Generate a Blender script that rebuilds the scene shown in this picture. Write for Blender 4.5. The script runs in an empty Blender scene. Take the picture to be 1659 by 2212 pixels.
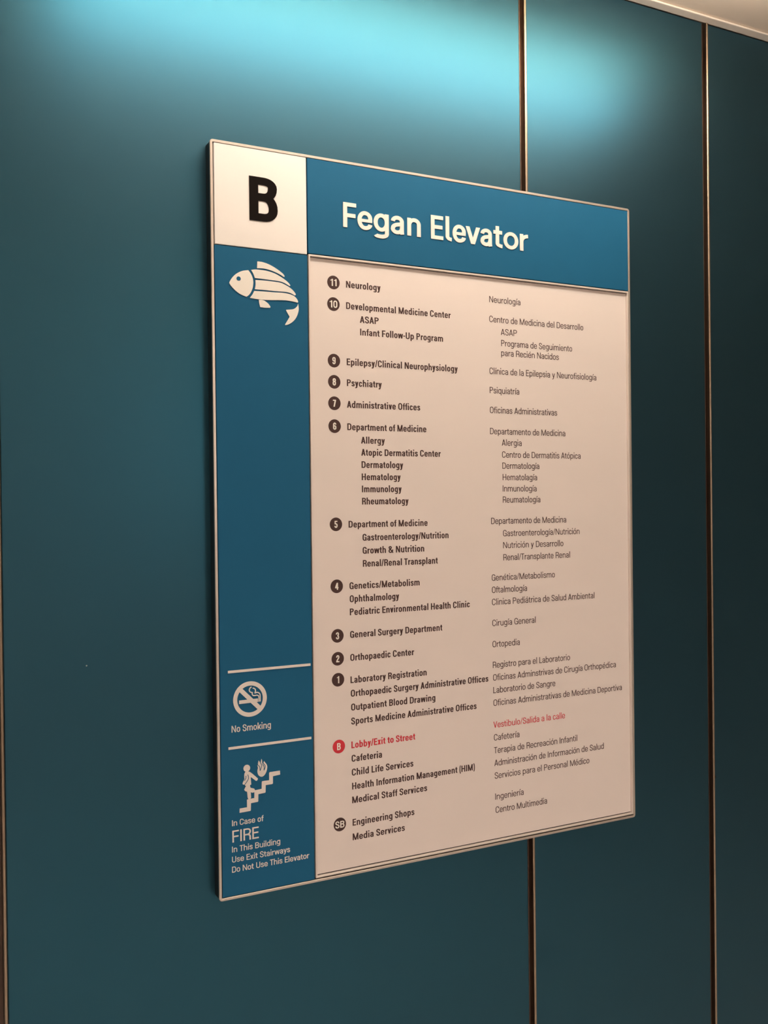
import bpy, bmesh, math, random
from mathutils import Vector, Matrix
from mathutils.geometry import tessellate_polygon

# ------------------------------------------------------------------ camera
SB = 0.95                      # height of the sign's lower edge above the floor
sc = bpy.context.scene
C = sc.collection
yaw, pitch, roll = 0.4776643908675247, -0.006416421166673306, -0.0116448877626315
cam_loc = Vector((-0.4155196932324041, -1.341894531818451, SB + 0.55476995))
cy, sy, cp, sp, cr, sr = math.cos(yaw), math.sin(yaw), math.cos(pitch), math.sin(pitch), math.cos(roll), math.sin(roll)
fwd = Vector((sy * cp, cy * cp, sp)); right = Vector((cy, -sy, 0)); up = right.cross(fwd)
r2 = right * cr + up * sr; u2 = -right * sr + up * cr
cd = bpy.data.cameras.new('camera'); cam = bpy.data.objects.new('camera', cd); C.objects.link(cam)
cd.sensor_fit = 'VERTICAL'; cd.sensor_height = 24.0; cd.lens = 2100 / 2212 * 24.0
cd.clip_start = 0.02
m = Matrix((r2, u2, -fwd)).transposed().to_4x4(); m.translation = cam_loc
cam.matrix_world = m
sc.camera = cam

# ------------------------------------------------------------------ world, exposure
CEIL = SB + 1.4517
LAMP_Y, LAMP_X0, LAMP_X1 = -0.29, -0.16, 0.98
NEAR_POWER, FILL_POWER, UPFILL_POWER = 19.8, 19.5, 33.0
LAMP_DROP = 0.06
wd = bpy.data.worlds.new('world'); sc.world = wd; wd.use_nodes = True
wd.node_tree.nodes['Background'].inputs[0].default_value = (1.0, 0.86, 0.7, 1)
wd.node_tree.nodes['Background'].inputs[1].default_value = 0.2
sc.view_settings.view_transform = 'Standard'; sc.view_settings.look = 'None'
sc.view_settings.gamma = 1.0; sc.view_settings.use_curve_mapping = False
sc.view_settings.exposure = 0.0
WARM = (1.0, 0.87, 0.73)
ROSY = (1.0, 0.88, 0.82)

# ------------------------------------------------------------------ materials
def mat(name, col, rough=.5, metal=0., spec=.5, bump=0., bscale=200., var=0., vscale=3., coat=0., coat_rough=.3, emit=None, power=0., stretch=None, aniso=0.):
    M = bpy.data.materials.new(name); M.use_nodes = True
    nt = M.node_tree; b = nt.nodes['Principled BSDF']
    b.inputs['Base Color'].default_value = (*col, 1); b.inputs['Roughness'].default_value = rough
    b.inputs['Metallic'].default_value = metal; b.inputs['Specular IOR Level'].default_value = spec
    b.inputs['Coat Weight'].default_value = coat; b.inputs['Coat Roughness'].default_value = coat_rough
    tc = nt.nodes.new('ShaderNodeTexCoord'); mp = nt.nodes.new('ShaderNodeMapping')
    nt.links.new(tc.outputs['Object'], mp.inputs[0])
    if stretch: mp.inputs['Scale'].default_value = stretch
    if var:
        n = nt.nodes.new('ShaderNodeTexNoise'); n.inputs['Scale'].default_value = vscale; n.inputs['Detail'].default_value = 4
        nt.links.new(mp.outputs[0], n.inputs[0])
        r = nt.nodes.new('ShaderNodeMapRange'); r.inputs[3].default_value = 1 - var; r.inputs[4].default_value = 1 + var
        nt.links.new(n.outputs[0], r.inputs[0])
        x = nt.nodes.new('ShaderNodeVectorMath'); x.operation = 'SCALE'; x.inputs[0].default_value = col
        nt.links.new(r.outputs[0], x.inputs['Scale']); nt.links.new(x.outputs[0], b.inputs['Base Color'])
    if bump:
        n = nt.nodes.new('ShaderNodeTexNoise'); n.inputs['Scale'].default_value = bscale; n.inputs['Detail'].default_value = 3
        nt.links.new(mp.outputs[0], n.inputs[0])
        q = nt.nodes.new('ShaderNodeBump'); q.inputs['Strength'].default_value = bump; q.inputs['Distance'].default_value = .0004
        nt.links.new(n.outputs[0], q.inputs['Height']); nt.links.new(q.outputs[0], b.inputs['Normal'])
    if emit:
        b.inputs['Emission Color'].default_value = (*emit, 1); b.inputs['Emission Strength'].default_value = power
    return M

M_TEAL = mat('teal_metallic_laminate', (.0030, .090, .150), rough=.375, metal=.97, spec=.25, coat=.80, coat_rough=.48, bump=.03, bscale=1500, var=.05, vscale=900)
M_BEAD = mat('satin_bronze_bead', (.42, .33, .25), rough=.34, metal=1., var=.06, vscale=60, stretch=(1, 1, .1))
M_REVEAL = mat('dark_bronze_reveal', (.11, .075, .06), rough=.4, metal=.6, var=.1, vscale=40)
M_CORE = mat('wall_core', (.02, .02, .02), rough=.8, var=.1)
M_CEIL = mat('ceiling_plaster', (.84, .73, .62), rough=.9, spec=.1, bump=.25, bscale=350, var=.02, vscale=8)
M_ANGLE = mat('painted_ceiling_angle', (.92, .83, .74), rough=.6, var=.02)
M_WALL = mat('beige_wall_paint', (.33, .30, .27), rough=.8, spec=.2, bump=.1, var=.03)
M_FLOOR = mat('pale_floor_tile', (.66, .62, .57), rough=.4, var=.1, vscale=4)
M_ALU = mat('brushed_aluminium', (.70, .63, .57), rough=.38, metal=.85, bump=.08, bscale=300, var=.05, vscale=80, stretch=(1, 1, .2))
M_RIM = mat('pale_satin_rim', (.80, .73, .68), rough=.4, metal=.35, var=.03, vscale=80)
M_BLACK = mat('black_sign_body', (.012, .010, .010), rough=.45, var=.1)
M_WHITE = mat('white_sign_tile', (.82, .80, .775), rough=.5, spec=.4, bump=.03, bscale=900, var=.008, vscale=20)
M_INSERT = mat('cream_directory_sheet', (.79, .725, .69), rough=.55, spec=.3, bump=.04, bscale=900, var=.012, vscale=12)
M_BLUE = mat('blue_sign_tile', (.014, .116, .235), rough=.5, spec=.10, bump=.04, bscale=900, var=.03, vscale=25)
M_INK = mat('dark_brown_print', (.075, .044, .041), rough=.7, spec=.15, var=.05)
M_RED = mat('red_print', (.62, .025, .045), rough=.6, var=.04)
M_LETTER = mat('raised_white_letters', (.86, .84, .78), rough=.4, var=.01)
M_PRINT = mat('white_print', (.78, .73, .69), rough=.5, var=.02)
M_BIGB = mat('raised_black_letter', (.007, .0045, .004), rough=.7, spec=.06, var=.05)
M_LAMP = mat('lamp_diffuser', (.9, .9, .9), emit=WARM, power=NEAR_POWER)
M_UPFILL = mat('added_ceiling_fill_glow', (.9, .9, .9), emit=WARM, power=UPFILL_POWER)  # extra upward glow, added to brighten the ceiling
M_FILL = mat('added_fill_glow', (.9, .9, .9), emit=ROSY, power=FILL_POWER)  # glow of the added fill lights
M_TRIMW = mat('white_lamp_housing', (.75, .70, .62), rough=.5)
M_SCUFF = mat('pale_scuff', (.35, .42, .42), rough=.7)

# ------------------------------------------------------------------ helpers
def link(name, me, m, parent=None):
    o = bpy.data.objects.new(name, me); C.objects.link(o)
    if m: me.materials.append(m)
    if parent:
        o.parent = parent
    return o

def obj(name, bm, m, parent=None, smooth=False):
    me = bpy.data.meshes.new(name); bm.to_mesh(me); bm.free()
    if smooth:
        for p in me.polygons: p.use_smooth = True
    return link(name, me, m, parent)

def box(bm, x0, x1, y0, y1, z0, z1, bevel=0., seg=1):
    r = bmesh.ops.create_cube(bm, size=1)
    vs = r['verts']
    for v in vs:
        v.co = Vector(((x0 + x1) / 2 + v.co.x * (x1 - x0), (y0 + y1) / 2 + v.co.y * (y1 - y0), (z0 + z1) / 2 + v.co.z * (z1 - z0)))
    if bevel:
        es = list({e for v in vs for e in v.link_edges})
        bmesh.ops.bevel(bm, geom=es, offset=bevel, segments=seg, affect='EDGES', profile=.5)

def part(name, m, parent, *dims, bevel=0., seg=1):
    bm = bmesh.new(); box(bm, *dims, bevel=bevel, seg=seg); return obj(name, bm, m, parent)

def struct(o): o['kind'] = 'structure'; return o

def tag(o, label, cat): o['label'] = label; o['category'] = cat; return o

def plate(polys, y, thick):
    """bmesh of flat outlines standing in the x-z plane at depth y, facing the room, thick towards the wall"""
    bm = bmesh.new(); y_ = y
    for i_, q in enumerate(polys):
        y = y_ - 2.5e-6 * (i_ % 37)          # overlapping strokes must not share one plane
        a = sum(q[i][0] * q[(i + 1) % len(q)][1] - q[(i + 1) % len(q)][0] * q[i][1] for i in range(len(q)))
        if abs(a) < 1e-12: continue
        if a < 0: q = q[::-1]
        F = [bm.verts.new((x, y, z)) for x, z in q]
        if len(q) <= 4 :
            try: bm.faces.new(F)
            except ValueError: pass
        else:
            for t in tessellate_polygon([[Vector((x, z, 0)) for x, z in q]]):
                p = [q[i] for i in t]
                ar = (p[1][0] - p[0][0]) * (p[2][1] - p[0][1]) - (p[2][0] - p[0][0]) * (p[1][1] - p[0][1])
                t = t if ar > 0 else t[::-1]
                try: bm.faces.new([F[i] for i in t])
                except ValueError: pass
        if thick:
            B = [bm.verts.new((x, y + thick, z)) for x, z in q]; n = len(q)
            for i in range(n):
                j = (i + 1) % n
                bm.faces.new([F[i], B[i], B[j], F[j]])
    return bm

def at(polys, x, z): return [[(px + x, pz + z) for px, pz in q] for q in polys]

def smooth_outline(P, k=4, corner=38):
    n = len(P); out = []
    def ang(i):
        a, b, c = Vector(P[i - 1]), Vector(P[i]), Vector(P[(i + 1) % n])
        return math.degrees((b - a).angle(c - b))
    cor = [ang(i) > corner for i in range(n)]
    for i in range(n):
        p1, p2 = Vector(P[i]), Vector(P[(i + 1) % n])
        p0 = Vector(P[i - 1]) if not cor[i] else p1 - (p2 - p1)
        p3 = Vector(P[(i + 2) % n]) if not cor[(i + 1) % n] else p2 + (p2 - p1)
        for s in range(k):
            t = s / k
            v = .5 * ((2 * p1) + (-p0 + p2) * t + (2 * p0 - 5 * p1 + 4 * p2 - p3) * t * t + (-p0 + 3 * p1 - 3 * p2 + p3) * t ** 3)
            out.append((v.x, v.y))
    return out

def smooth_line(P, k=4):
    out = []
    for i in range(len(P) - 1):
        p1, p2 = Vector(P[i]), Vector(P[i + 1]); p0 = Vector(P[i - 1]) if i else p1 * 2 - p2
        p3 = Vector(P[i + 2]) if i + 2 < len(P) else p2 * 2 - p1
        for s in range(k):
            t = s / k
            v = .5 * ((2 * p1) + (-p0 + p2) * t + (2 * p0 - 5 * p1 + 4 * p2 - p3) * t * t + (-p0 + 3 * p1 - 3 * p2 + p3) * t ** 3)
            out.append((v.x, v.y))
    return out + [tuple(P[-1])]

def disc(cx, cz, r, n=48): return [(cx + r * math.cos(2 * math.pi * i / n), cz + r * math.sin(2 * math.pi * i / n)) for i in range(n)]
def annulus(cx, cz, r0, r1, n=64):
    a, b = disc(cx, cz, r0, n), disc(cx, cz, r1, n)
    return [[b[i], b[(i + 1) % n], a[(i + 1) % n], a[i]] for i in range(n)]

# ---- condensed grotesque lettering, drawn stroke by stroke (units: cap height = 100) ----
EXPO = [2.25]

def _arc(p0, p1, start_h, n=7):
    e = EXPO[0]
    # quarter of a superellipse; leaves p0 horizontally (start_h) or vertically
    out = []
    (x0, y0), (x1, y1) = p0, p1
    for i in range(1, n + 1):
        a = math.pi / 2 * i / n
        s, c = math.sin(a) ** (2 / e), max(math.cos(a), 0.0) ** (2 / e)
        out.append((x0 + (x1 - x0) * s, y1 + (y0 - y1) * c) if start_h else (x1 + (x0 - x1) * c, y0 + (y1 - y0) * s))
    return out

def _path(*ops):
    pts = [ops[0]]
    for o in ops[1:]:
        if o[0] == 'l': pts.append((o[1], o[2]))
        elif o[0] == 'h': pts += _arc(pts[-1], (o[1], o[2]), True)
        elif o[0] == 'v': pts += _arc(pts[-1], (o[1], o[2]), False)
        elif o[0] == 'c':
            p0 = pts[-1]
            for i in range(1, 9):
                t = i / 8; u = 1 - t
                pts.append(tuple(u**3*p0[k] + 3*u*u*t*o[1+k] + 3*u*t*t*o[3+k] + t**3*o[5+k] for k in (0, 1)))
    return pts

def _stroke(pts, w, t, closed=False):
    # polygon quads of a pen w wide (vertical stems) and t high (horizontal bars)
    n = len(pts); L = []; R = []
    for i in range(n):
        a = pts[i - 1] if (i > 0 or closed) else pts[i]
        b = pts[(i + 1) % n] if (i < n - 1 or closed) else pts[i]
        p = pts[i]
        def un(q, r):
            dx, dy = r[0] - q[0], r[1] - q[1]; m = math.hypot(dx, dy) or 1
            return (-dy / m, dx / m)
        n1 = un(a, p) if a != p else un(p, b)
        n2 = un(p, b) if b != p else n1
        mx, my = n1[0] + n2[0], n1[1] + n2[1]; m = math.hypot(mx, my) or 1
        mx, my = mx / m, my / m
        k = 1 / max(0.55, mx * n1[0] + my * n1[1])
        ox, oy = mx * k * w / 2, my * k * t / 2
        L.append((p[0] + ox, p[1] + oy)); R.append((p[0] - ox, p[1] - oy))
    out = []
    for i in range(n if closed else n - 1):
        j = (i + 1) % n
        out.append([L[i], R[i], R[j], L[j]])
    return out

def glyph(ch, w=18., t=15., s=1., X=72., expo=2.25, rr=1.):
    """list of polygons and advance for one character; s widens the letter, not its strokes"""
    EXPO[0] = expo
    P = []; h = w / 2; k = t / 2; C = 100.; A = 104.; D = 27.
    def S(*ops): P.extend(_stroke(_path(*ops), w, t))
    def box(x0, y0, x1, y1): P.append([(x0, y0), (x1, y0), (x1, y1), (x0, y1)])
    def ring(x0, x1, y0, y1, r=.40, f=1.):
        H = y1 - y0; m = (x0 + x1) / 2; r = min(.495, r * rr)
        P.extend(_stroke(_path((m, y1 - k), ('h', x1 - h, y1 - H * r), ('l', x1 - h, y0 + H * r), ('v', m, y0 + k),
                         ('h', x0 + h, y0 + H * r), ('l', x0 + h, y1 - H * r), ('v', m, y1 - k))[:-1], w, t, True))
    def dg(x0, y0, x1, y1, ww=None):
        ww = ww or w * 1.06
        P.append([(x0, y0), (x0 + ww, y0), (x1 + ww, y1), (x1, y1)])
    acute = None
    base = {'í': 'ı', 'é': 'e', 'á': 'a', 'ó': 'o'}.get(ch)
    if base: acute = True; ch = base
    lsb = rsb = 6.5
    g = .35 * (w - 12)
    def width(v): return (v + g) * s
    if ch == ' ': return [], 27 * s
    if ch in 'oec':
        W = width(48 if ch != 'c' else 45); m = W / 2; lsb = rsb = 5
        if ch == 'o': ring(0, W, -1, X + 1)
        elif ch == 'e':
            S((W - h, X * .50), ('l', W - h, X * .62), ('v', m, X + 1 - k), ('h', h, X * (.62 - .5 * (rr - 1))), ('l', h, X * (.38 + .5 * (rr - 1))), ('v', m, k - 1), ('h', W - h, X * .30))
            box(h, X * .5 - k * .85, W - .3, X * .5 + k * .75)
        else:
            S((W - h, X * .66), ('v', m, X + 1 - k), ('h', h, X * .62), ('l', h, X * .38), ('v', m, k - 1), ('h', W - h, X * .34)); rsb = 3.5
    elif ch in 'bdpq':
        W = width(49)
        ring(0, W, -1, X + 1)
        x = 0 if ch in 'bp' else W - w
        box(x, 0 if ch in 'bd' else -D, x + w, A if ch in 'bd' else X)
        lsb, rsb = (6.5, 5) if ch in 'bp' else (5, 6.5)
    elif ch == 'g':
        W = width(48); m = W / 2; lsb = 5
        ring(0, W, 1, X + 1)
        box(W - w, X * .3, W, X)
        S((W - h, X * .4), ('l', W - h, -D * .25), ('v', m, -D + k), ('h', h, -D * .52))
    elif ch == 'a':
        W = width(46); m = W / 2; lsb = 4.5; rsb = 5.5
        S((h + .8, X * .70), ('v', m, X + 1 - k), ('h', W - h - 1, X * .70), ('l', W - h - 1, X * .22), ('c', W - h - 1, X * .1, W - h, X * .04, W - h + .6, 0))
        S((W - h - 1, X * .60), ('c', W - h - 4, X * .50, h, X * .60, h, X * .27), ('v', m - 1, k - 1), ('h', W - h - 1, X * .33))
    elif ch in 'nhmru':
        if ch == 'r':
            W = width(31); box(0, 0, w, X); rsb = 1.5
            S((h, X * .55), ('v', W + 1, X - k)); 
        elif ch == 'm':
            W = width(78); m = W / 2; box(0, 0, w, X)
            for x0, x1 in ((h, m), (m, W - h)):
                S((x0, X * .60), ('v', (x0 + x1) / 2 + 1, X + 1 - k), ('h', x1, X * .66), ('l', x1, 0))
        elif ch == 'u':
            W = width(48); box(W - w, 0, W, X)
            S((W - h, X * .40), ('v', W / 2 - 1, k - 1), ('h', h, X * .34), ('l', h, X))
        else:
            W = width(48); box(0, 0, w, X if ch == 'n' else A)
            S((h, X * .60), ('v', W / 2 + 1, X + 1 - k), ('h', W - h, X * .66), ('l', W - h, 0))
    elif ch == 's':
        W = width(43); m = W / 2; lsb = rsb = 4
        S((W - h - .5, X * .70), ('v', m, X + 1 - k), ('h', h + .5, X * .74), ('c', h + .5, X * .46, W - h, X * .62, W - h, X * .27), ('v', m, k - 1), ('h', h, X * .31))
    elif ch == 'f':
        W = width(30); x = 9 * s; lsb = 1.5; rsb = 1.5
        S((W + 1, A - k), ('h', x + h, A - 20), ('l', x + h, 0)); box(0, X - t, W, X)
    elif ch == 't':
        W = width(31); x = 8 * s; lsb = 1.5; rsb = 3
        S((x + h, X + 19), ('l', x + h, 18), ('v', W, k - 1)); box(0, X - t, W - 1, X)
    elif ch in 'iıl':
        W = w; lsb = rsb = 7
        if ch == 'l': box(0, 0, w, A)
        else:
            box(0, 0, w, X)
            if ch == 'i': box(0, A - 17, w, A)
    elif ch == 'v':
        W = width(46); lsb = rsb = 1.5; ww = w * 1.08; m = (W - ww) / 2
        dg(m, 0, 0, X, ww); dg(m, 0, W - ww, X, ww)
    elif ch == 'y':
        W = width(46); lsb = rsb = 1.5; ww = w * 1.08; m = (W - ww) / 2
        dg(m, 2, 0, X, ww); q = m - (W - ww - m) * (14 / X); dg(q, -12, W - ww, X, ww)
        S((q + ww * .55, -10), ('v', 3, -D + k))
    elif ch == 'w':
        W = width(72); lsb = rsb = 1.5; ww = w * 1.02; a = W * .245 - ww / 2 + 1; c = W - a - ww; m = (W - ww) / 2
        dg(a, 0, 0, X, ww); dg(a, 0, m, X, ww); dg(c, 0, m, X, ww); dg(c, 0, W - ww, X, ww)
    elif ch == 'x':
        W = width(46); lsb = rsb = 1.5; ww = w * 1.15
        dg(0, 0, W - ww, X, ww); dg(W - ww, 0, 0, X, ww)
    elif ch == 'k':
        W = width(47); rsb = 1.5; ww = w * 1.15; box(0, 0, w, A)
        dg(w * .6, X * .30, W - ww - 1, X, ww); dg(W - ww, 0, w * .95, X * .55, ww)
    elif ch in 'O0':
        W = width(58 if ch == 'O' else 50); ring(0, W, -1.5, C + 1.5, .34); lsb = rsb = 5
    elif ch in 'CG':
        W = width(56); m = W / 2; lsb = 5; rsb = 4.5
        S((W - h, C * .67), ('v', m, C + 1.5 - k), ('h', h, C * .66), ('l', h, C * .34), ('v', m, k - 1.5), ('h', W - h, C * .33), *([('l', W - h, C * .47)] if ch == 'G' else []))
        if ch == 'G': box(m + 1, C * .52 - t, W, C * .52); box(W - w * .8, 0, W, C * .4)
    elif ch == 'D':
        W = width(57); box(0, 0, w, C); rsb = 5
        S((h, C - k), ('l', W * .45, C - k), ('h', W - h, C * .66), ('l', W - h, C * .34), ('v', W * .45, k), ('l', h, k))
    elif ch in 'BPR':
        W = width(54); box(0, 0, w, C); rsb = 4.5
        lo = C * .46 if ch == 'B' else C * .42
        q = W - h - (1.5 if ch == 'B' else 0)
        S((h, C - k), ('l', W * .48, C - k), ('h', q, (C + lo) / 2 + k * .5), ('v', W * .48, lo + k), ('l', h, lo + k))
        if ch == 'B': S((h, lo + k), ('l', W * .5, lo + k), ('h', W - h, lo / 2 + k * .6), ('v', W * .5, k), ('l', h, k))
        if ch == 'R': S((W * .42, lo + k), ('h', W - h - 1, lo - 14), ('l', W - h - .5, 6), ('l', W - h + 1, 0)); rsb = 4
    elif ch in 'EFL':
        W = width(47 if ch != 'L' else 44); box(0, 0, w, C); rsb = 3
        if ch != 'F': box(0, 0, W, t)
        if ch != 'L': box(0, C - t, W, C); m = 52 if ch == 'E' else 49; box(0, m - k, W * .94, m + k)
    elif ch == 'H':
        W = width(58); box(0, 0, w, C); box(W - w, 0, W, C); box(0, 51 - k, W, 51 + k)
    elif ch == 'I': W = w; box(0, 0, w, C); lsb = rsb = 7.5
    elif ch == 'N':
        W = width(60); box(0, 0, w * .95, C); box(W - w * .95, 0, W, C); ww = w * 1.12; dg(W - ww, 0, 0, C, ww)
    elif ch == 'M':
        W = width(76); box(0, 0, w * .95, C); box(W - w * .95, 0, W, C); ww = w * 1.05; m = (W - ww) / 2
        dg(m, 0, 0, C, ww); dg(m, 0, W - ww, C, ww)
    elif ch == 'A':
        W = width(60); ww = w * 1.1; m = (W - ww) / 2; lsb = rsb = 1
        dg(0, 0, m, C, ww); dg(W - ww, 0, m, C, ww); box(W * .2, 22, W * .8, 22 + t)
    elif ch == 'V':
        W = width(58); ww = w * 1.1; m = (W - ww) / 2; lsb = rsb = 1
        dg(m, 0, 0, C, ww); dg(m, 0, W - ww, C, ww)
    elif ch == 'T': W = width(50); lsb = rsb = 1.5; box(0, C - t, W, C); box((W - w) / 2, 0, (W + w) / 2, C)
    elif ch == 'U':
        W = width(57); S((h, C), ('l', h, C * .30), ('v', W / 2, k - 1.5), ('h', W - h, C * .30), ('l', W - h, C))
    elif ch == 'S':
        W = width(52); m = W / 2; lsb = rsb = 4
        S((W - h - .5, C * .70), ('v', m, C + 1.5 - k), ('h', h + .5, C * .75), ('c', h + .5, C * .46, W - h, C * .60, W - h, C * .26), ('v', m, k - 1.5), ('h', h, C * .31))
    elif ch == '1':
        W = 27 * s + w * .5; box(W - w, 0, W, C); P.append([(0, 84 - t * .6), (W - w * .5, 84 - t * .4), (W - w * .3, C), (W - w, C), (W * .45, 88), (0, 84)]); lsb = 7; rsb = 9
    elif ch == '2':
        W = width(48); m = W / 2
        S((h, C * .68), ('v', m, C + 1 - k), ('h', W - h, C * .74), ('c', W - h, C * .5, h + 1, C * .36, h + 1, k)); box(0, 0, W, t)
    elif ch == '3':
        W = width(48); m = W / 2
        S((h, C * .70), ('v', m, C + 1 - k), ('h', W - h - 1, C * .75), ('v', m - 3, C * .52)); S((m - 3, C * .52), ('h', W - h, C * .27), ('v', m, k - 1), ('h', h, C * .30))
    elif ch == '4':
        W = width(50); ww = w * 1.1; box(W - w - 7, 0, W - 7, C); box(0, 22, W, 22 + t); P.append([(0, 22), (ww, 22 + t * .6), (W - 7, C), (W - 7 - ww, C), (0, 22 + t)])
    elif ch == '5':
        W = width(48); m = W / 2; box(4, C - t, W - 3, C); box(4, 50, 4 + w * .9, C)
        S((h + 3, C * .50), ('v', m + 1, C * .64 - k), ('h', W - h, C * .36), ('v', m, k - 1), ('h', h, C * .28))
    elif ch in '69':
        W = width(49); m = W / 2
        a = [(W - h - 1, C * .72), ('v', m, C + 1 - k), ('h', h, C * .66), ('l', h, C * .3)]
        S(*a); ring(0, W, -1, C * .62, .42)
        if ch == '9': P[:] = [[(W - x, C - y) for x, y in q] for q in P]
    elif ch == '7': W = width(46); box(0, C - t, W, C); dg(7, 0, W - w * 1.15, C - t * .8, w * 1.15)
    elif ch == '8': W = width(49); ring(1, W - 1, C * .47, C + 1.5, .45); ring(0, W, -1.5, C * .47 + t, .45)
    elif ch == '/': W = 36 * s; lsb = rsb = 0; dg(0, -3, W - w * .8, C + 3, w * .8)
    elif ch == '-': W = 26 * s; box(0, 32, W, 32 + t); lsb = rsb = 4
    elif ch in '()':
        W = 22 * s
        q = _path((W - h * .7, C + 6), ('c', h * .2, C * .78, h * .2, C * .05, W - h * .7, -20))
        q = q if ch == '(' else [(W - x, y) for x, y in q]
        P.extend(_stroke(q, w * .8, t * .8)); lsb = 5; rsb = 2
    elif ch == '&':
        W = width(66); m = 24 * s
        S((W - 4, 0), ('l', 13 * s, C * .68), ('c', 4 * s, C * .86, 14 * s, C + 1 - k, m + 2, C + 1 - k), ('c', 40 * s, C + 1 - k, 46 * s, C * .72, 30 * s, C * .60),
          ('c', 14 * s, C * .48, h, C * .42, h, C * .26), ('c', h, C * .02, 24 * s, k - 1, 32 * s, k - 1), ('c', 44 * s, k - 1, W - 12, C * .2, W - 10, C * .48))
    else: raise ValueError(ch)
    if acute:
        m = W / 2; P.append([(m - 6 * .6, 80), (m - 6 * .6 + w * .85, 80), (m + 8 + w * .9, 102), (m + 8 - w * .25, 102)])
    P = [[(x + lsb, y) for x, y in q] for q in P]
    return P, lsb + W + rsb

def text_polys(text, w, t, cap, width=None, s=1., X=72.):
    """polygons (metres) of a line whose ink starts at x=0 and spans width; cap = cap height in metres"""
    for _ in range(4):
        gl = [glyph(c, w, t, s, X) for c in text]
        xs = []; x = 0
        for P, adv in gl: xs.append(x); x += adv
        allx = [px + x0 for (P, a), x0 in zip(gl, xs) for q in P for px, _y in q]
        lo, hi = min(allx), max(allx)
        if width is None: break
        want = width / cap * 100
        s *= max(.9, min(1.1, 1 + .8 * (want / (hi - lo) - 1)))
    tr = 0 if width is None or len(text) < 2 else (want - (hi - lo)) / (len(text) - 1)
    u = cap / 100
    return [[((px + x0 + i * tr - lo) * u, py * u) for px, py in q] for i, ((P, a), x0) in enumerate(zip(gl, xs)) for q in P]

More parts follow.
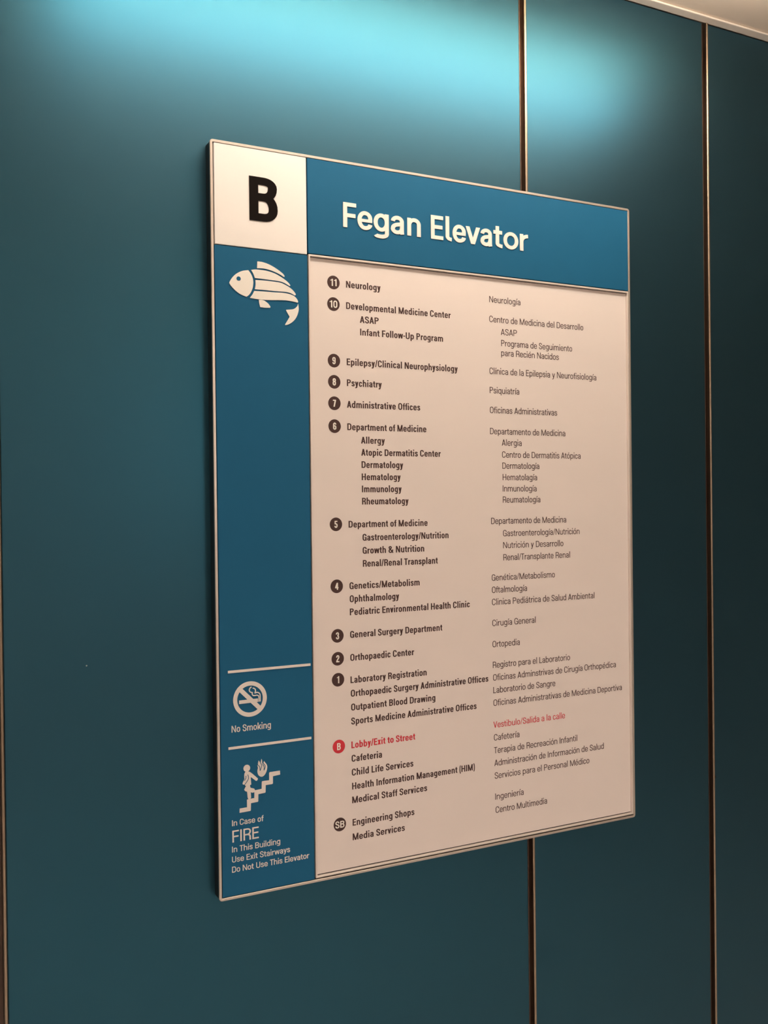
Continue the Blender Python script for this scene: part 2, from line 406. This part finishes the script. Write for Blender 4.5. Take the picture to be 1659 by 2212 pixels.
# ------------------------------------------------------------------ lettering tables: text, x, baseline z (metres on the sign), width ...
LINES = [
    ('Neurology', 0.2099, 0.88327, 0.05838, 1, 0),
    ('Developmental Medicine Center', 0.20964, 0.85128, 0.18371, 1, 0),
    ('ASAP', 0.23239, 0.8322, 0.03211, 1, 0),
    ('Infant Follow-Up Program', 0.23265, 0.81323, 0.1459, 1, 0),
    ('Epilepsy/Clinical Neurophysiology', 0.20954, 0.7668, 0.19563, 1, 0),
    ('Psychiatry', 0.20946, 0.73541, 0.05896, 1, 0),
    ('Administrative Offices', 0.2092, 0.70294, 0.12646, 1, 0),
    ('Department of Medicine', 0.20926, 0.66927, 0.137, 1, 0),
    ('Allergy', 0.23202, 0.64947, 0.04064, 1, 0),
    ('Atopic Dermatitis Center', 0.23212, 0.63106, 0.13998, 1, 0),
    ('Dermatology', 0.23239, 0.6125, 0.0717, 1, 0),
    ('Hematology', 0.23248, 0.59393, 0.06694, 1, 0),
    ('Immunology', 0.23258, 0.57556, 0.06837, 1, 0),
    ('Rheumatology', 0.2325, 0.55699, 0.08045, 1, 0),
    ('Department of Medicine', 0.2095, 0.52244, 0.13701, 1, 0),
    ('Gastroenterology/Nutrition', 0.23263, 0.50216, 0.15205, 1, 0),
    ('Growth & Nutrition', 0.23254, 0.48235, 0.10745, 1, 0),
    ('Renal/Renal Transplant', 0.23262, 0.46254, 0.13175, 1, 0),
    ('Genetics/Metabolism', 0.20979, 0.42969, 0.12121, 1, 0),
    ('Ophthalmology', 0.20986, 0.41001, 0.0845, 1, 0),
    ('Pediatric Environmental Health Clinic', 0.20977, 0.39033, 0.21336, 1, 0),
    ('General Surgery Department', 0.20983, 0.35625, 0.16145, 1, 0),
    ('Orthopaedic Center', 0.20971, 0.32158, 0.11017, 1, 0),
    ('Laboratory Registration', 0.2096, 0.28795, 0.1322, 1, 0),
    ('Orthopaedic Surgery Administrative Offices', 0.20983, 0.26747, 0.24712, 1, 0),
    ('Outpatient Blood Drawing', 0.21006, 0.24654, 0.14708, 1, 0),
    ('Sports Medicine Administrative Offices', 0.20995, 0.22548, 0.22384, 1, 0),
    ('Lobby/Exit to Street', 0.20982, 0.1897, 0.11012, 1, 1),
    ('Cafeteria', 0.20988, 0.16922, 0.05162, 1, 0),
    ('Child Life Services', 0.20994, 0.14827, 0.10622, 1, 0),
    ('Health Information Management (HIM)', 0.21017, 0.1273, 0.21908, 1, 0),
    ('Medical Staff Services', 0.21007, 0.10652, 0.13027, 1, 0),
    ('Engineering Shops', 0.21029, 0.07247, 0.10668, 1, 0),
    ('Media Services', 0.21017, 0.05062, 0.08957, 1, 0),
    ('Neurología', 0.46685, 0.88345, 0.0614, 0, 0),
    ('Centro de Medicina del Desarrollo', 0.46644, 0.85144, 0.19222, 0, 0),
    ('ASAP', 0.48863, 0.83179, 0.03212, 0, 0),
    ('Programa de Seguimiento', 0.48912, 0.81362, 0.14512, 0, 0),
    ('para Recién Nacidos', 0.48891, 0.79766, 0.11706, 0, 0),
    ('Clínica de la Epilepsia y Neurofisiología', 0.46569, 0.76711, 0.22054, 0, 0),
    ('Psiquiatría', 0.46564, 0.73572, 0.05847, 0, 0),
    ('Oficinas Administrativas', 0.46557, 0.70357, 0.1357, 0, 0),
    ('Departamento de Medicina', 0.46548, 0.66916, 0.1526, 0, 0),
    ('Alergia', 0.48826, 0.65088, 0.03955, 0, 0),
    ('Centro de Dermatitis Atópica', 0.48855, 0.6313, 0.16168, 0, 0),
    ('Dermatología', 0.48885, 0.61308, 0.07438, 0, 0),
    ('Hematolagía', 0.48915, 0.59427, 0.06931, 0, 0),
    ('Inmunología', 0.48909, 0.57573, 0.068, 0, 0),
    ('Reumatología', 0.48903, 0.5575, 0.07556, 0, 0),
    ('Departamento de Medicina', 0.46572, 0.52296, 0.15241, 0, 0),
    ('Gastroenterología/Nutrición', 0.48886, 0.50247, 0.15731, 0, 0),
    ('Nutrición y Desarrollo', 0.48878, 0.48286, 0.12259, 0, 0),
    ('Renal/Transplante Renal', 0.48889, 0.46295, 0.13628, 0, 0),
    ('Genética/Metabolismo', 0.46576, 0.43067, 0.12713, 0, 0),
    ('Oftalmología', 0.46586, 0.41072, 0.06959, 0, 0),
    ('Clinica Pediátrica de Salud Ambiental', 0.46578, 0.39094, 0.21152, 0, 0),
    ('Cirugía General', 0.46587, 0.35674, 0.08647, 0, 0),
    ('Ortopedia', 0.46578, 0.32225, 0.05404, 0, 0),
    ('Registro para el Laboratorio', 0.46588, 0.28844, 0.15701, 0, 0),
    ('Oficinas Adminstrivas de Cirugía Orthopédica', 0.46615, 0.26786, 0.25697, 0, 0),
    ('Laboratorio de Sangre', 0.46624, 0.24728, 0.12524, 0, 0),
    ('Oficinas Administrativas de Medicina Deportiva', 0.46632, 0.22656, 0.26976, 0, 0),
    ('Vestibulo/Salida a la calle', 0.46586, 0.19087, 0.14521, 0, 1),
    ('Cafetería', 0.46666, 0.17004, 0.05043, 0, 0),
    ('Terapia de Recreación Infantil', 0.46657, 0.14902, 0.17005, 0, 0),
    ('Administración de Información de Salud', 0.46684, 0.1284, 0.22734, 0, 0),
    ('Servicios para el Personal Médico', 0.46728, 0.10759, 0.19487, 0, 0),
    ('Ingeniería', 0.46791, 0.07336, 0.05625, 0, 0),
    ('Centro Multimedia', 0.46835, 0.05163, 0.10352, 0, 0),
]
BADGES = [
    ('11', 0.18928, 0.889),
    ('10', 0.18885, 0.85675),
    ('9', 0.18857, 0.77237),
    ('8', 0.18865, 0.74074),
    ('7', 0.18856, 0.7088),
    ('6', 0.18844, 0.67459),
    ('5', 0.18865, 0.52783),
    ('4', 0.18875, 0.4351),
    ('3', 0.18893, 0.36094),
    ('2', 0.18898, 0.32662),
    ('1', 0.18906, 0.29516),
    ('B', 0.18907, 0.19501),
    ('SB', 0.18919, 0.078),
]
LEFT = [
    ('No Smoking', 0.0211, 0.23633, 0.05898, 0.00945, 13),
    ('In Case of', 0.02004, 0.10378, 0.0472, 0.00829, 13),
    ('FIRE', 0.02025, 0.08048, 0.03939, 0.01675, 12),
    ('In This Building', 0.01955, 0.06647, 0.07272, 0.00829, 13),
    ('Use Exit Stairways', 0.01936, 0.05221, 0.08802, 0.00829, 13),
    ('Do Not Use This Elevator', 0.01918, 0.03796, 0.11834, 0.00829, 13),
]
BARS = [[0.01671, 0.14313, 0.32241], [0.01615, 0.14302, 0.21428]]
FISH = [
    ('fish_head', [[0.02576, 0.8722], [0.02769, 0.87607], [0.03089, 0.88073], [0.03586, 0.88558], [0.04153, 0.88917], [0.04721, 0.89142], [0.05431, 0.89281], [0.05746, 0.88907], [0.0599, 0.88458], [0.0614, 0.87931], [0.06147, 0.8739], [0.06039, 0.86771], [0.05781, 0.86172], [0.05492, 0.85775], [0.05133, 0.85486], [0.04674, 0.85601], [0.04112, 0.8582], [0.03555, 0.86172], [0.03035, 0.86627], [0.02726, 0.86967]]),
    ('fish_fin', [[0.06805, 0.90675], [0.07451, 0.90674], [0.08171, 0.90545], [0.08893, 0.90313], [0.09617, 0.89977], [0.1027, 0.89598], [0.1078, 0.89237], [0.10982, 0.88933], [0.10885, 0.88834], [0.10337, 0.89124], [0.09609, 0.89395], [0.08811, 0.89622], [0.08016, 0.89746], [0.07367, 0.89762], [0.06757, 0.89713]]),
    ('fish_stripe', [[0.05859, 0.89358], [0.06503, 0.89491], [0.07292, 0.89503], [0.08085, 0.89481], [0.0888, 0.89356], [0.09679, 0.89128], [0.10479, 0.88761], [0.11137, 0.88377], [0.11575, 0.88041], [0.11852, 0.87722], [0.11755, 0.87609], [0.11204, 0.87868], [0.10617, 0.88087], [0.09959, 0.88175], [0.09011, 0.88207], [0.07924, 0.88239], [0.07132, 0.88264], [0.06415, 0.88263], [0.06173, 0.88882]]),
    ('fish_stripe_', [[0.06497, 0.87979], [0.07273, 0.8802], [0.08283, 0.88035], [0.09445, 0.8801], [0.10322, 0.87956], [0.11054, 0.87716], [0.11788, 0.87371], [0.12302, 0.8697], [0.12632, 0.86585], [0.1269, 0.86417], [0.12517, 0.86319], [0.11926, 0.8659], [0.11262, 0.86703], [0.10452, 0.86698], [0.09355, 0.8668], [0.08265, 0.86683], [0.07255, 0.86679], [0.06394, 0.86668], [0.0651, 0.87289]]),
    ('fish_stripe__', [[0.06284, 0.86401], [0.0718, 0.86435], [0.08262, 0.86465], [0.09425, 0.86482], [0.1045, 0.86526], [0.11259, 0.86496], [0.11924, 0.86383], [0.12441, 0.86188], [0.12809, 0.85874], [0.13013, 0.85511], [0.12988, 0.85301], [0.12282, 0.85414], [0.1132, 0.85482], [0.10142, 0.85435], [0.08973, 0.85334], [0.07885, 0.85273], [0.06806, 0.85281], [0.05628, 0.85368], [0.06027, 0.8589]]),
    ('fish_fin_', [[0.06962, 0.85193], [0.0738, 0.85243], [0.07883, 0.85103], [0.08385, 0.84771], [0.0872, 0.84369], [0.08682, 0.84202], [0.07942, 0.84154], [0.07186, 0.84173], [0.07049, 0.84657]]),
    ('fish_tail', [[0.13023, 0.85131], [0.12907, 0.8481], [0.12567, 0.8447], [0.12118, 0.8426], [0.11154, 0.84112], [0.11138, 0.84007], [0.11369, 0.83613], [0.11674, 0.83141], [0.11393, 0.8265], [0.10979, 0.81999], [0.10992, 0.81876], [0.11422, 0.81998], [0.12019, 0.82353], [0.12546, 0.82878], [0.1289, 0.83493], [0.13085, 0.84167], [0.13092, 0.84652]]),
]
EYE = [0.03971, 0.87938]
NOSMOKE = {'center': [0.04908, 0.28118], 'R': 0.02522, 'slash': [[0.03673, 0.29816], [0.03839, 0.29629], [0.06465, 0.26992], [0.06653, 0.2681], [0.06191, 0.26354], [0.06003, 0.26554], [0.03385, 0.29208], [0.03201, 0.29387]], 'cig': [[0.03277, 0.28059], [0.06088, 0.28077], [0.06081, 0.27584], [0.0327, 0.2756]], 's1': [[0.05138, 0.29826], [0.0491, 0.29668], [0.04805, 0.29427], [0.04866, 0.29206], [0.05053, 0.29062], [0.05259, 0.29005], [0.0523, 0.28811], [0.05348, 0.28601], [0.05575, 0.28543], [0.05954, 0.28559], [0.06161, 0.28466], [0.06235, 0.28242], [0.06226, 0.27605]], 's2': [[0.05324, 0.29628], [0.0555, 0.2957], [0.05718, 0.29374], [0.05734, 0.29156], [0.05655, 0.28912], [0.05883, 0.28962], [0.06148, 0.28918], [0.06355, 0.28735], [0.06428, 0.28475], [0.06428, 0.27609]], 'sw': 0.00151}
FIRE = {'head': [0.04287, 0.18299], 'figure': [[0.0405, 0.1777], [0.04281, 0.17835], [0.04647, 0.17754], [0.04967, 0.17535], [0.05835, 0.16711], [0.05925, 0.16544], [0.0583, 0.1636], [0.05644, 0.16306], [0.0489, 0.16953], [0.04856, 0.16848], [0.04922, 0.15894], [0.04737, 0.15833], [0.04748, 0.15634], [0.04838, 0.15423], [0.05352, 0.15239], [0.05488, 0.14999], [0.05392, 0.14727], [0.05068, 0.147], [0.0483, 0.1481], [0.04875, 0.14034], [0.04757, 0.13832], [0.04458, 0.13899], [0.04369, 0.14109], [0.04289, 0.14954], [0.04015, 0.15082], [0.03857, 0.1528], [0.03952, 0.15485], [0.04139, 0.15787], [0.04002, 0.15872], [0.03982, 0.16072], [0.03821, 0.1602], [0.03662, 0.16096], [0.03656, 0.16293], [0.03923, 0.16803], [0.03897, 0.17244], [0.03933, 0.17589]], 'slit': [[[0.04126, 0.17256], [0.04122, 0.1695], [0.03906, 0.16586]], [[0.04426, 0.1739], [0.04496, 0.16766], [0.03982, 0.1605]]], 'flame': [[0.05858, 0.1847], [0.06021, 0.18484], [0.05978, 0.18763], [0.06099, 0.19165], [0.06213, 0.18996], [0.06349, 0.18713], [0.06412, 0.18926], [0.06497, 0.19356], [0.06588, 0.19168], [0.06616, 0.18855], [0.06641, 0.18587], [0.06768, 0.18658], [0.0684, 0.18825], [0.06898, 0.18994], [0.07072, 0.18742], [0.07256, 0.18505], [0.07369, 0.1818], [0.07341, 0.1783], [0.07219, 0.17404], [0.07027, 0.17076], [0.06767, 0.16847], [0.06487, 0.16788], [0.06209, 0.16902], [0.06003, 0.17129], [0.05891, 0.17453], [0.05881, 0.17762], [0.05954, 0.18039], [0.05939, 0.18283]], 'fslit': [[[0.06328, 0.18849], [0.06509, 0.18472], [0.06482, 0.1821], [0.06289, 0.17707]], [[0.05997, 0.18496], [0.06203, 0.18248], [0.06275, 0.17665]], [[0.06659, 0.18584], [0.06887, 0.18156], [0.06849, 0.17719]], [[0.06768, 0.18702], [0.07043, 0.18312], [0.07025, 0.18005], [0.06848, 0.17653]]], 'stairs': [[0.03161, 0.12708], [0.04259, 0.12732], [0.0425, 0.13777], [0.04343, 0.1385], [0.05358, 0.13883], [0.05394, 0.14881], [0.05464, 0.14968], [0.06487, 0.1504], [0.06523, 0.16041], [0.06594, 0.16129], [0.07647, 0.16113], [0.07651, 0.17145], [0.07733, 0.17267], [0.09314, 0.17274], [0.09331, 0.16715], [0.08218, 0.16624], [0.08205, 0.15604], [0.08086, 0.1551], [0.071, 0.15496], [0.07072, 0.14482], [0.06969, 0.14409], [0.05966, 0.14357], [0.05939, 0.13347], [0.05859, 0.13271], [0.04841, 0.13236], [0.04805, 0.12222], [0.04735, 0.12145], [0.0313, 0.1211]]}
HEADER = [
    ('F', 0.20458, 0.22638),
    ('e', 0.2284, 0.25326),
    ('g', 0.25576, 0.28152),
    ('a', 0.28523, 0.30839),
    ('n', 0.31406, 0.33788),
    ('E', 0.35621, 0.37868),
    ('l', 0.38311, 0.39399),
    ('e', 0.39598, 0.42051),
    ('v', 0.42051, 0.4477),
    ('a', 0.44846, 0.47091),
    ('t', 0.47377, 0.49102),
    ('o', 0.49312, 0.5223),
    ('r', 0.52578, 0.54221),
]
BIGB = [0.05733, 0.96503, 0.10044, 0.06299]
# ------------------------------------------------------------------ the setting
T = (-0.2777, 0.5574, 0.9732)              # right edges of the three metal beads
BW, RV = .0050, .0082                      # width of a bead, of the dark reveal on its left
XL, XR, YB = -2.3, 3.6, -3.4

bm = bmesh.new(); box(bm, XL, XR, .012, .10, 0, CEIL + .1)
wall = struct(obj('wall_back', bm, M_CORE))
edges = [XL] + [v for t in T for v in (t - BW - RV, t + .0004)] + [XR]
for i in range(0, len(edges), 2):
    part('panel', M_TEAL, wall, edges[i], edges[i + 1], 0, .0119, 0, CEIL - .0005, bevel=.0012, seg=2)
for i, t in enumerate(T):
    bm = bmesh.new()
    x0, x1 = t - BW - RV + .0002, t + .0002
    box(bm, x0, x1, .0085, .0118, 0, CEIL - .001)
    box(bm, x0, x0 + .0012, .0005, .0085, 0, CEIL - .001)
    tr = struct(obj('trim_%d' % (i + 1), bm, M_REVEAL))
    bm = bmesh.new(); n = 12
    prof = [(t - BW, .0085)] + [(t - BW / 2 - BW / 2 * math.cos(math.pi * k / n), -.0018 - .0024 * math.sin(math.pi * k / n)) for k in range(n + 1)] + [(t, .0085)]
    V = [[bm.verts.new((x, y, z)) for x, y in prof] for z in (0, CEIL - .001)]
    for k in range(len(prof) - 1): bm.faces.new([V[0][k], V[0][k + 1], V[1][k + 1], V[1][k]])
    o = obj('bead', bm, M_BEAD, tr, smooth=True); o['label'] = 'thin rounded satin bronze bead'

x_, z_ = T[2], SB + .0372                    # a small dark joint in the last bead
part('bead_joint', M_CORE, bpy.data.objects['trim_3'], x_ - .0012, x_ + .0003, -.0046, -.0006, z_ - .0022, z_ + .0022)

bm = bmesh.new(); box(bm, XL, XR, YB, .10, CEIL + .004, CEIL + .10)
ceiling = struct(obj('ceiling', bm, M_CEIL))
bm = bmesh.new(); box(bm, XL, XR, -.020, -.0002, CEIL, CEIL + .0035, bevel=.0016, seg=2)
struct(obj('trim_4', bm, M_ANGLE))
bm = bmesh.new(); box(bm, XL, XR, YB, .10, -.08, 0); struct(obj('floor', bm, M_FLOOR))
bm = bmesh.new(); box(bm, XL - .1, XL, YB, .10, 0, CEIL + .1); struct(obj('wall_left', bm, M_WALL))
bm = bmesh.new(); box(bm, XR, XR + .1, YB, .10, 0, CEIL + .1); struct(obj('wall_right', bm, M_WALL))
bm = bmesh.new(); box(bm, XL - .1, XR + .1, YB - .1, YB, 0, CEIL + .1); struct(obj('wall_front', bm, M_WALL))

# ------------------------------------------------------------------ lamp by the wall, added fill lights
def lamp(x0, x1, y0, y1, M, label, drop=0.):
    e = bpy.data.objects.new('ceiling_light', None); C.objects.link(e)
    e.location = ((x0 + x1) / 2, (y0 + y1) / 2, CEIL + .004); tag(e, label, 'light')
    X, Y = (x1 - x0) / 2, (y1 - y0) / 2
    bm = bmesh.new(); f = .012
    box(bm, -X - f, X + f, -Y - f, -Y, -.010, -.0002); box(bm, -X - f, X + f, Y, Y + f, -.010, -.0002)
    box(bm, -X - f, -X, -Y, Y, -.010, -.0002); box(bm, X, X + f, -Y, Y, -.010, -.0002)
    obj('housing', bm, M_TRIMW, e)
    part('diffuser', M, e, -X, X, -Y, Y, -.006, -.0004)
    if drop and M is M_LAMP: part('ceiling_fill', M_UPFILL, e, -X, X, -Y, Y, -.0003, .0003)  # added glowing sheet that lifts the ceiling brightness
    if drop:                                 # hangs on two rods and shines both ways
        e.location.z -= drop
        for k in (-1, 1):
            part('rod', M_TRIMW, e, k * X * .7 - .004, k * X * .7 + .004, -.004, .004, .0002, drop - .0002)
lamp(LAMP_X0, LAMP_X1, LAMP_Y - .045, LAMP_Y + .045, M_LAMP, 'long slim hanging light close to the teal wall', LAMP_DROP)
for i, x in enumerate((-1.2, 1.0)):  # unseen fill lights, added to even out the sign and light the far wall
    lamp(x - .3, x + .3, -2.9, -2.3, M_FILL, ('added square fill light, unseen, over the left of the lobby', 'added square fill light, unseen, over the middle of the lobby')[i], .50)

# ------------------------------------------------------------------ the sign
YF = -.022                                  # front of the metal rim
SW, SH = .7606, 1.0718
sign = bpy.data.objects.new('directory_sign', None); C.objects.link(sign)
sign.location = (0, 0, SB)
tag(sign, 'large blue and cream elevator directory sign in a slim metal frame on teal wall panels', 'sign')

def rrect(x0, x1, z0, z1, r, n=5):
    out = []
    for cx, cz, a0 in ((x1 - r, z0 + r, -90), (x1 - r, z1 - r, 0), (x0 + r, z1 - r, 90), (x0 + r, z0 + r, 180)):
        for k in range(n + 1):
            a = math.radians(a0 + 90 * k / n); out.append((cx + r * math.cos(a), cz + r * math.sin(a)))
    return out

def ring_frame(name, m, parent, loops):
    """loops: (outline, y) swept from outer back to inner back"""
    bm = bmesh.new(); V = [[bm.verts.new((x, y, z)) for x, z in L] for L, y in loops]
    for a, b in zip(V, V[1:]):
        n = len(a)
        for i in range(n): bm.faces.new([a[i], a[(i + 1) % n], b[(i + 1) % n], b[i]])
    bmesh.ops.recalc_face_normals(bm, faces=bm.faces)
    return obj(name, bm, m, parent)

bm = bmesh.new(); L = rrect(.0006, SW - .0006, .0006, SH - .0006, .0042)
V = [[bm.verts.new((x, y, z)) for x, z in L] for y in (-.0003, -.0165)]
for i in range(len(L)): bm.faces.new([V[0][i], V[1][i], V[1][(i + 1) % len(L)], V[0][(i + 1) % len(L)]])
bm.faces.new(V[1]); bm.faces.new(V[0][::-1]); bmesh.ops.recalc_face_normals(bm, faces=bm.faces)
o = obj('backing_body', bm, M_BLACK, sign); o['label'] = 'black body behind the metal frame'
r_ = .0045; w_ = .0040
ring_frame('frame', M_ALU, sign, [
    (rrect(0, SW, 0, SH, r_), -.0190), (rrect(0, SW, 0, SH, r_), YF + .0006), (rrect(.0005, SW - .0005, .0005, SH - .0005, r_), YF),
    (rrect(w_ - .0004, SW - w_ + .0004, w_ - .0004, SH - w_ + .0004, .0008), YF), (rrect(w_, SW - w_, w_, SH - w_, .0006), YF + .0004),
    (rrect(w_, SW - w_, w_, SH - w_, .0006), -.0185), (rrect(.0004, SW - .0004, .0004, SH - .0004, .0042), -.0185)])['label'] = 'slim brushed metal frame'

YT = YF + .0006
level = part('level_tile', M_WHITE, sign, .0058, .1457, YT, -.0168, .9254, SH - w_ - .0004, bevel=.0005)
level['label'] = 'white tile with a raised black letter B'
icon = part('icon_tile', M_BLUE, sign, .0052, .1459, YT, -.0168, w_ + .0007, .9240, bevel=.0004)
icon['label'] = 'tall blue tile with fish and safety pictograms'
head = part('header_tile', M_BLUE, sign, .1477, SW - w_ - .0004, YT, -.0168, .9276, SH - w_ - .0004, bevel=.0004)
head['label'] = 'wide blue header tile with large raised white lettering'

# big B
x, z, x1, cap = BIGB
P = at(text_polys('B', 21.5, 17.5, cap, x1 - x), x, z)
obj('level_letter', plate(P, YT - .0009, .0009), M_BIGB, level)

# heading letters, each raised from the tile
HZ, HC = .97285, .0372
for ch, a, b in HEADER:
    W = (b - a) / HC * 100
    if ch == 'l':                            # curved foot of the humanist l
        P = _stroke(_path((9, 104), ('l', 9, 18), ('v', W + .5, 7)), 18, 15)
    else:
        s = 1.
        for _ in range(12):
            P, adv = glyph(ch, 18, 15.5, s, 74, 2.0, 1.22)
            xs = [p[0] for q in P for p in q]; s *= 1 + .9 * (W / (max(xs) - min(xs)) - 1)
        lo = min(xs); P = [[(px - lo, pz) for px, pz in q] for q in P]
    P = [[(px * HC / 100 + a, pz * HC / 100 + HZ) for px, pz in q] for q in P]
    obj('letter', plate(P, YT - .0010, .0010), M_LETTER, head)

# fish emblem
for name, P in FISH:
    obj(name.rstrip('_'), plate([smooth_outline(P)], YT - .0009, .0009), M_LETTER, icon)
obj('fish_eye', plate([disc(EYE[0], EYE[1], .0031)], YT - .00115, .0002), M_BLUE, icon)

for x0, x1, z in BARS:
    obj('divider_bar', plate([[(x0, z - .0018), (x1, z - .0018), (x1, z + .0018), (x0, z + .0018)]], YT - .0006, .0006), M_PRINT, icon)
cx, cz = NOSMOKE['center']; R = NOSMOKE['R']
P = annulus(cx, cz, R * .763, R) + [NOSMOKE['slash'], NOSMOKE['cig']]
for k in ('s1', 's2'): P += _stroke(smooth_line(NOSMOKE[k]), NOSMOKE['sw'], NOSMOKE['sw'])
obj('no_smoking_symbol', plate(P, YT - .0006, .0006), M_PRINT, icon)
x, z = FIRE['head']
P = [disc(x, z, .0050, 28), smooth_outline(FIRE['figure'], 3, 30)]
obj('walking_figure', plate(P, YT - .0006, .0006), M_PRINT, icon)
obj('stairs_symbol', plate([FIRE['stairs']], YT - .0006, .0006), M_PRINT, icon)
obj('flame_symbol', plate([smooth_outline(FIRE['flame'], 3, 45)], YT - .0006, .0006), M_PRINT, icon)
P = []
for q in FIRE['slit'] + FIRE['fslit']: P += _stroke(smooth_line(q), .00095, .00095)
obj('pictogram_lines', plate(P, YT - .0007, .0), M_BLUE, icon)
for t, x, z, w, cap, wt in LEFT:
    obj('text_line', plate(at(text_polys(t, wt + 1.5, wt * .88 + 1.2, cap, w), x, z), YT - .0003, .0003), M_PRINT, icon)

# directory sheet in its own shallow rim
ix0, ix1, iz0, iz1 = .1478, SW - w_ - .0002, .0058, .9262
iw = .0027
def rc(d): return rrect(ix0 + d, ix1 - d, iz0 + d, iz1 - d, .0006, 2)
ring_frame('insert_rim', M_RIM, sign, [(rc(0), -.0168), (rc(0), YT + .0002), (rc(.0004), YT - .0002), (rc(iw - .0004), YT - .0002), (rc(iw), YT + .0002), (rc(iw), -.0168)])['label'] = 'narrow metal rim around the directory sheet'
YI = -.0179
insert = part('directory_sheet', M_INSERT, sign, ix0 + iw + .0001, ix1 - iw - .0001, YI, -.0164, iz0 + iw + .0014, iz1 - iw - .0010, bevel=.0003)
insert['label'] = 'cream sheet with floor directory in two languages'
for t, x, z, w, bold, red in LINES:
    cap = .0102
    P = text_polys(t, 21. if bold else 13.0, 16. if bold else 11., cap, w)
    o = obj('text_line', plate(at(P, x, z), YI - .00012, 0), M_RED if red else M_INK, insert)
    if red: o['label'] = 'red text line'
for t, x, z in BADGES:
    b = obj('floor_badge', plate([disc(x, z, .0102)], YI - .00012, 0), M_RED if t == 'B' else M_INK, sign)
    if t == 'B': b['label'] = 'red round badge with letter B'
    cap = .0105 if t not in ('SB',) else .0102
    nat = {'11': .0102, '10': .0128, 'SB': .0150}.get(t)
    P = text_polys(t, 19, 16, cap, nat)
    xs = [p[0] for q in P for p in q]; mid = (min(xs) + max(xs)) / 2
    obj('numeral', plate(at(P, x - mid, z - cap / 2), YI - .00024, 0), M_LETTER, b)

# small scuffs on the wall panels
bm = plate([disc(-0.1730, 0.3448 + SB, .0011, 8)], -.0002, 0)
obj('scuff', bm, M_SCUFF, wall)
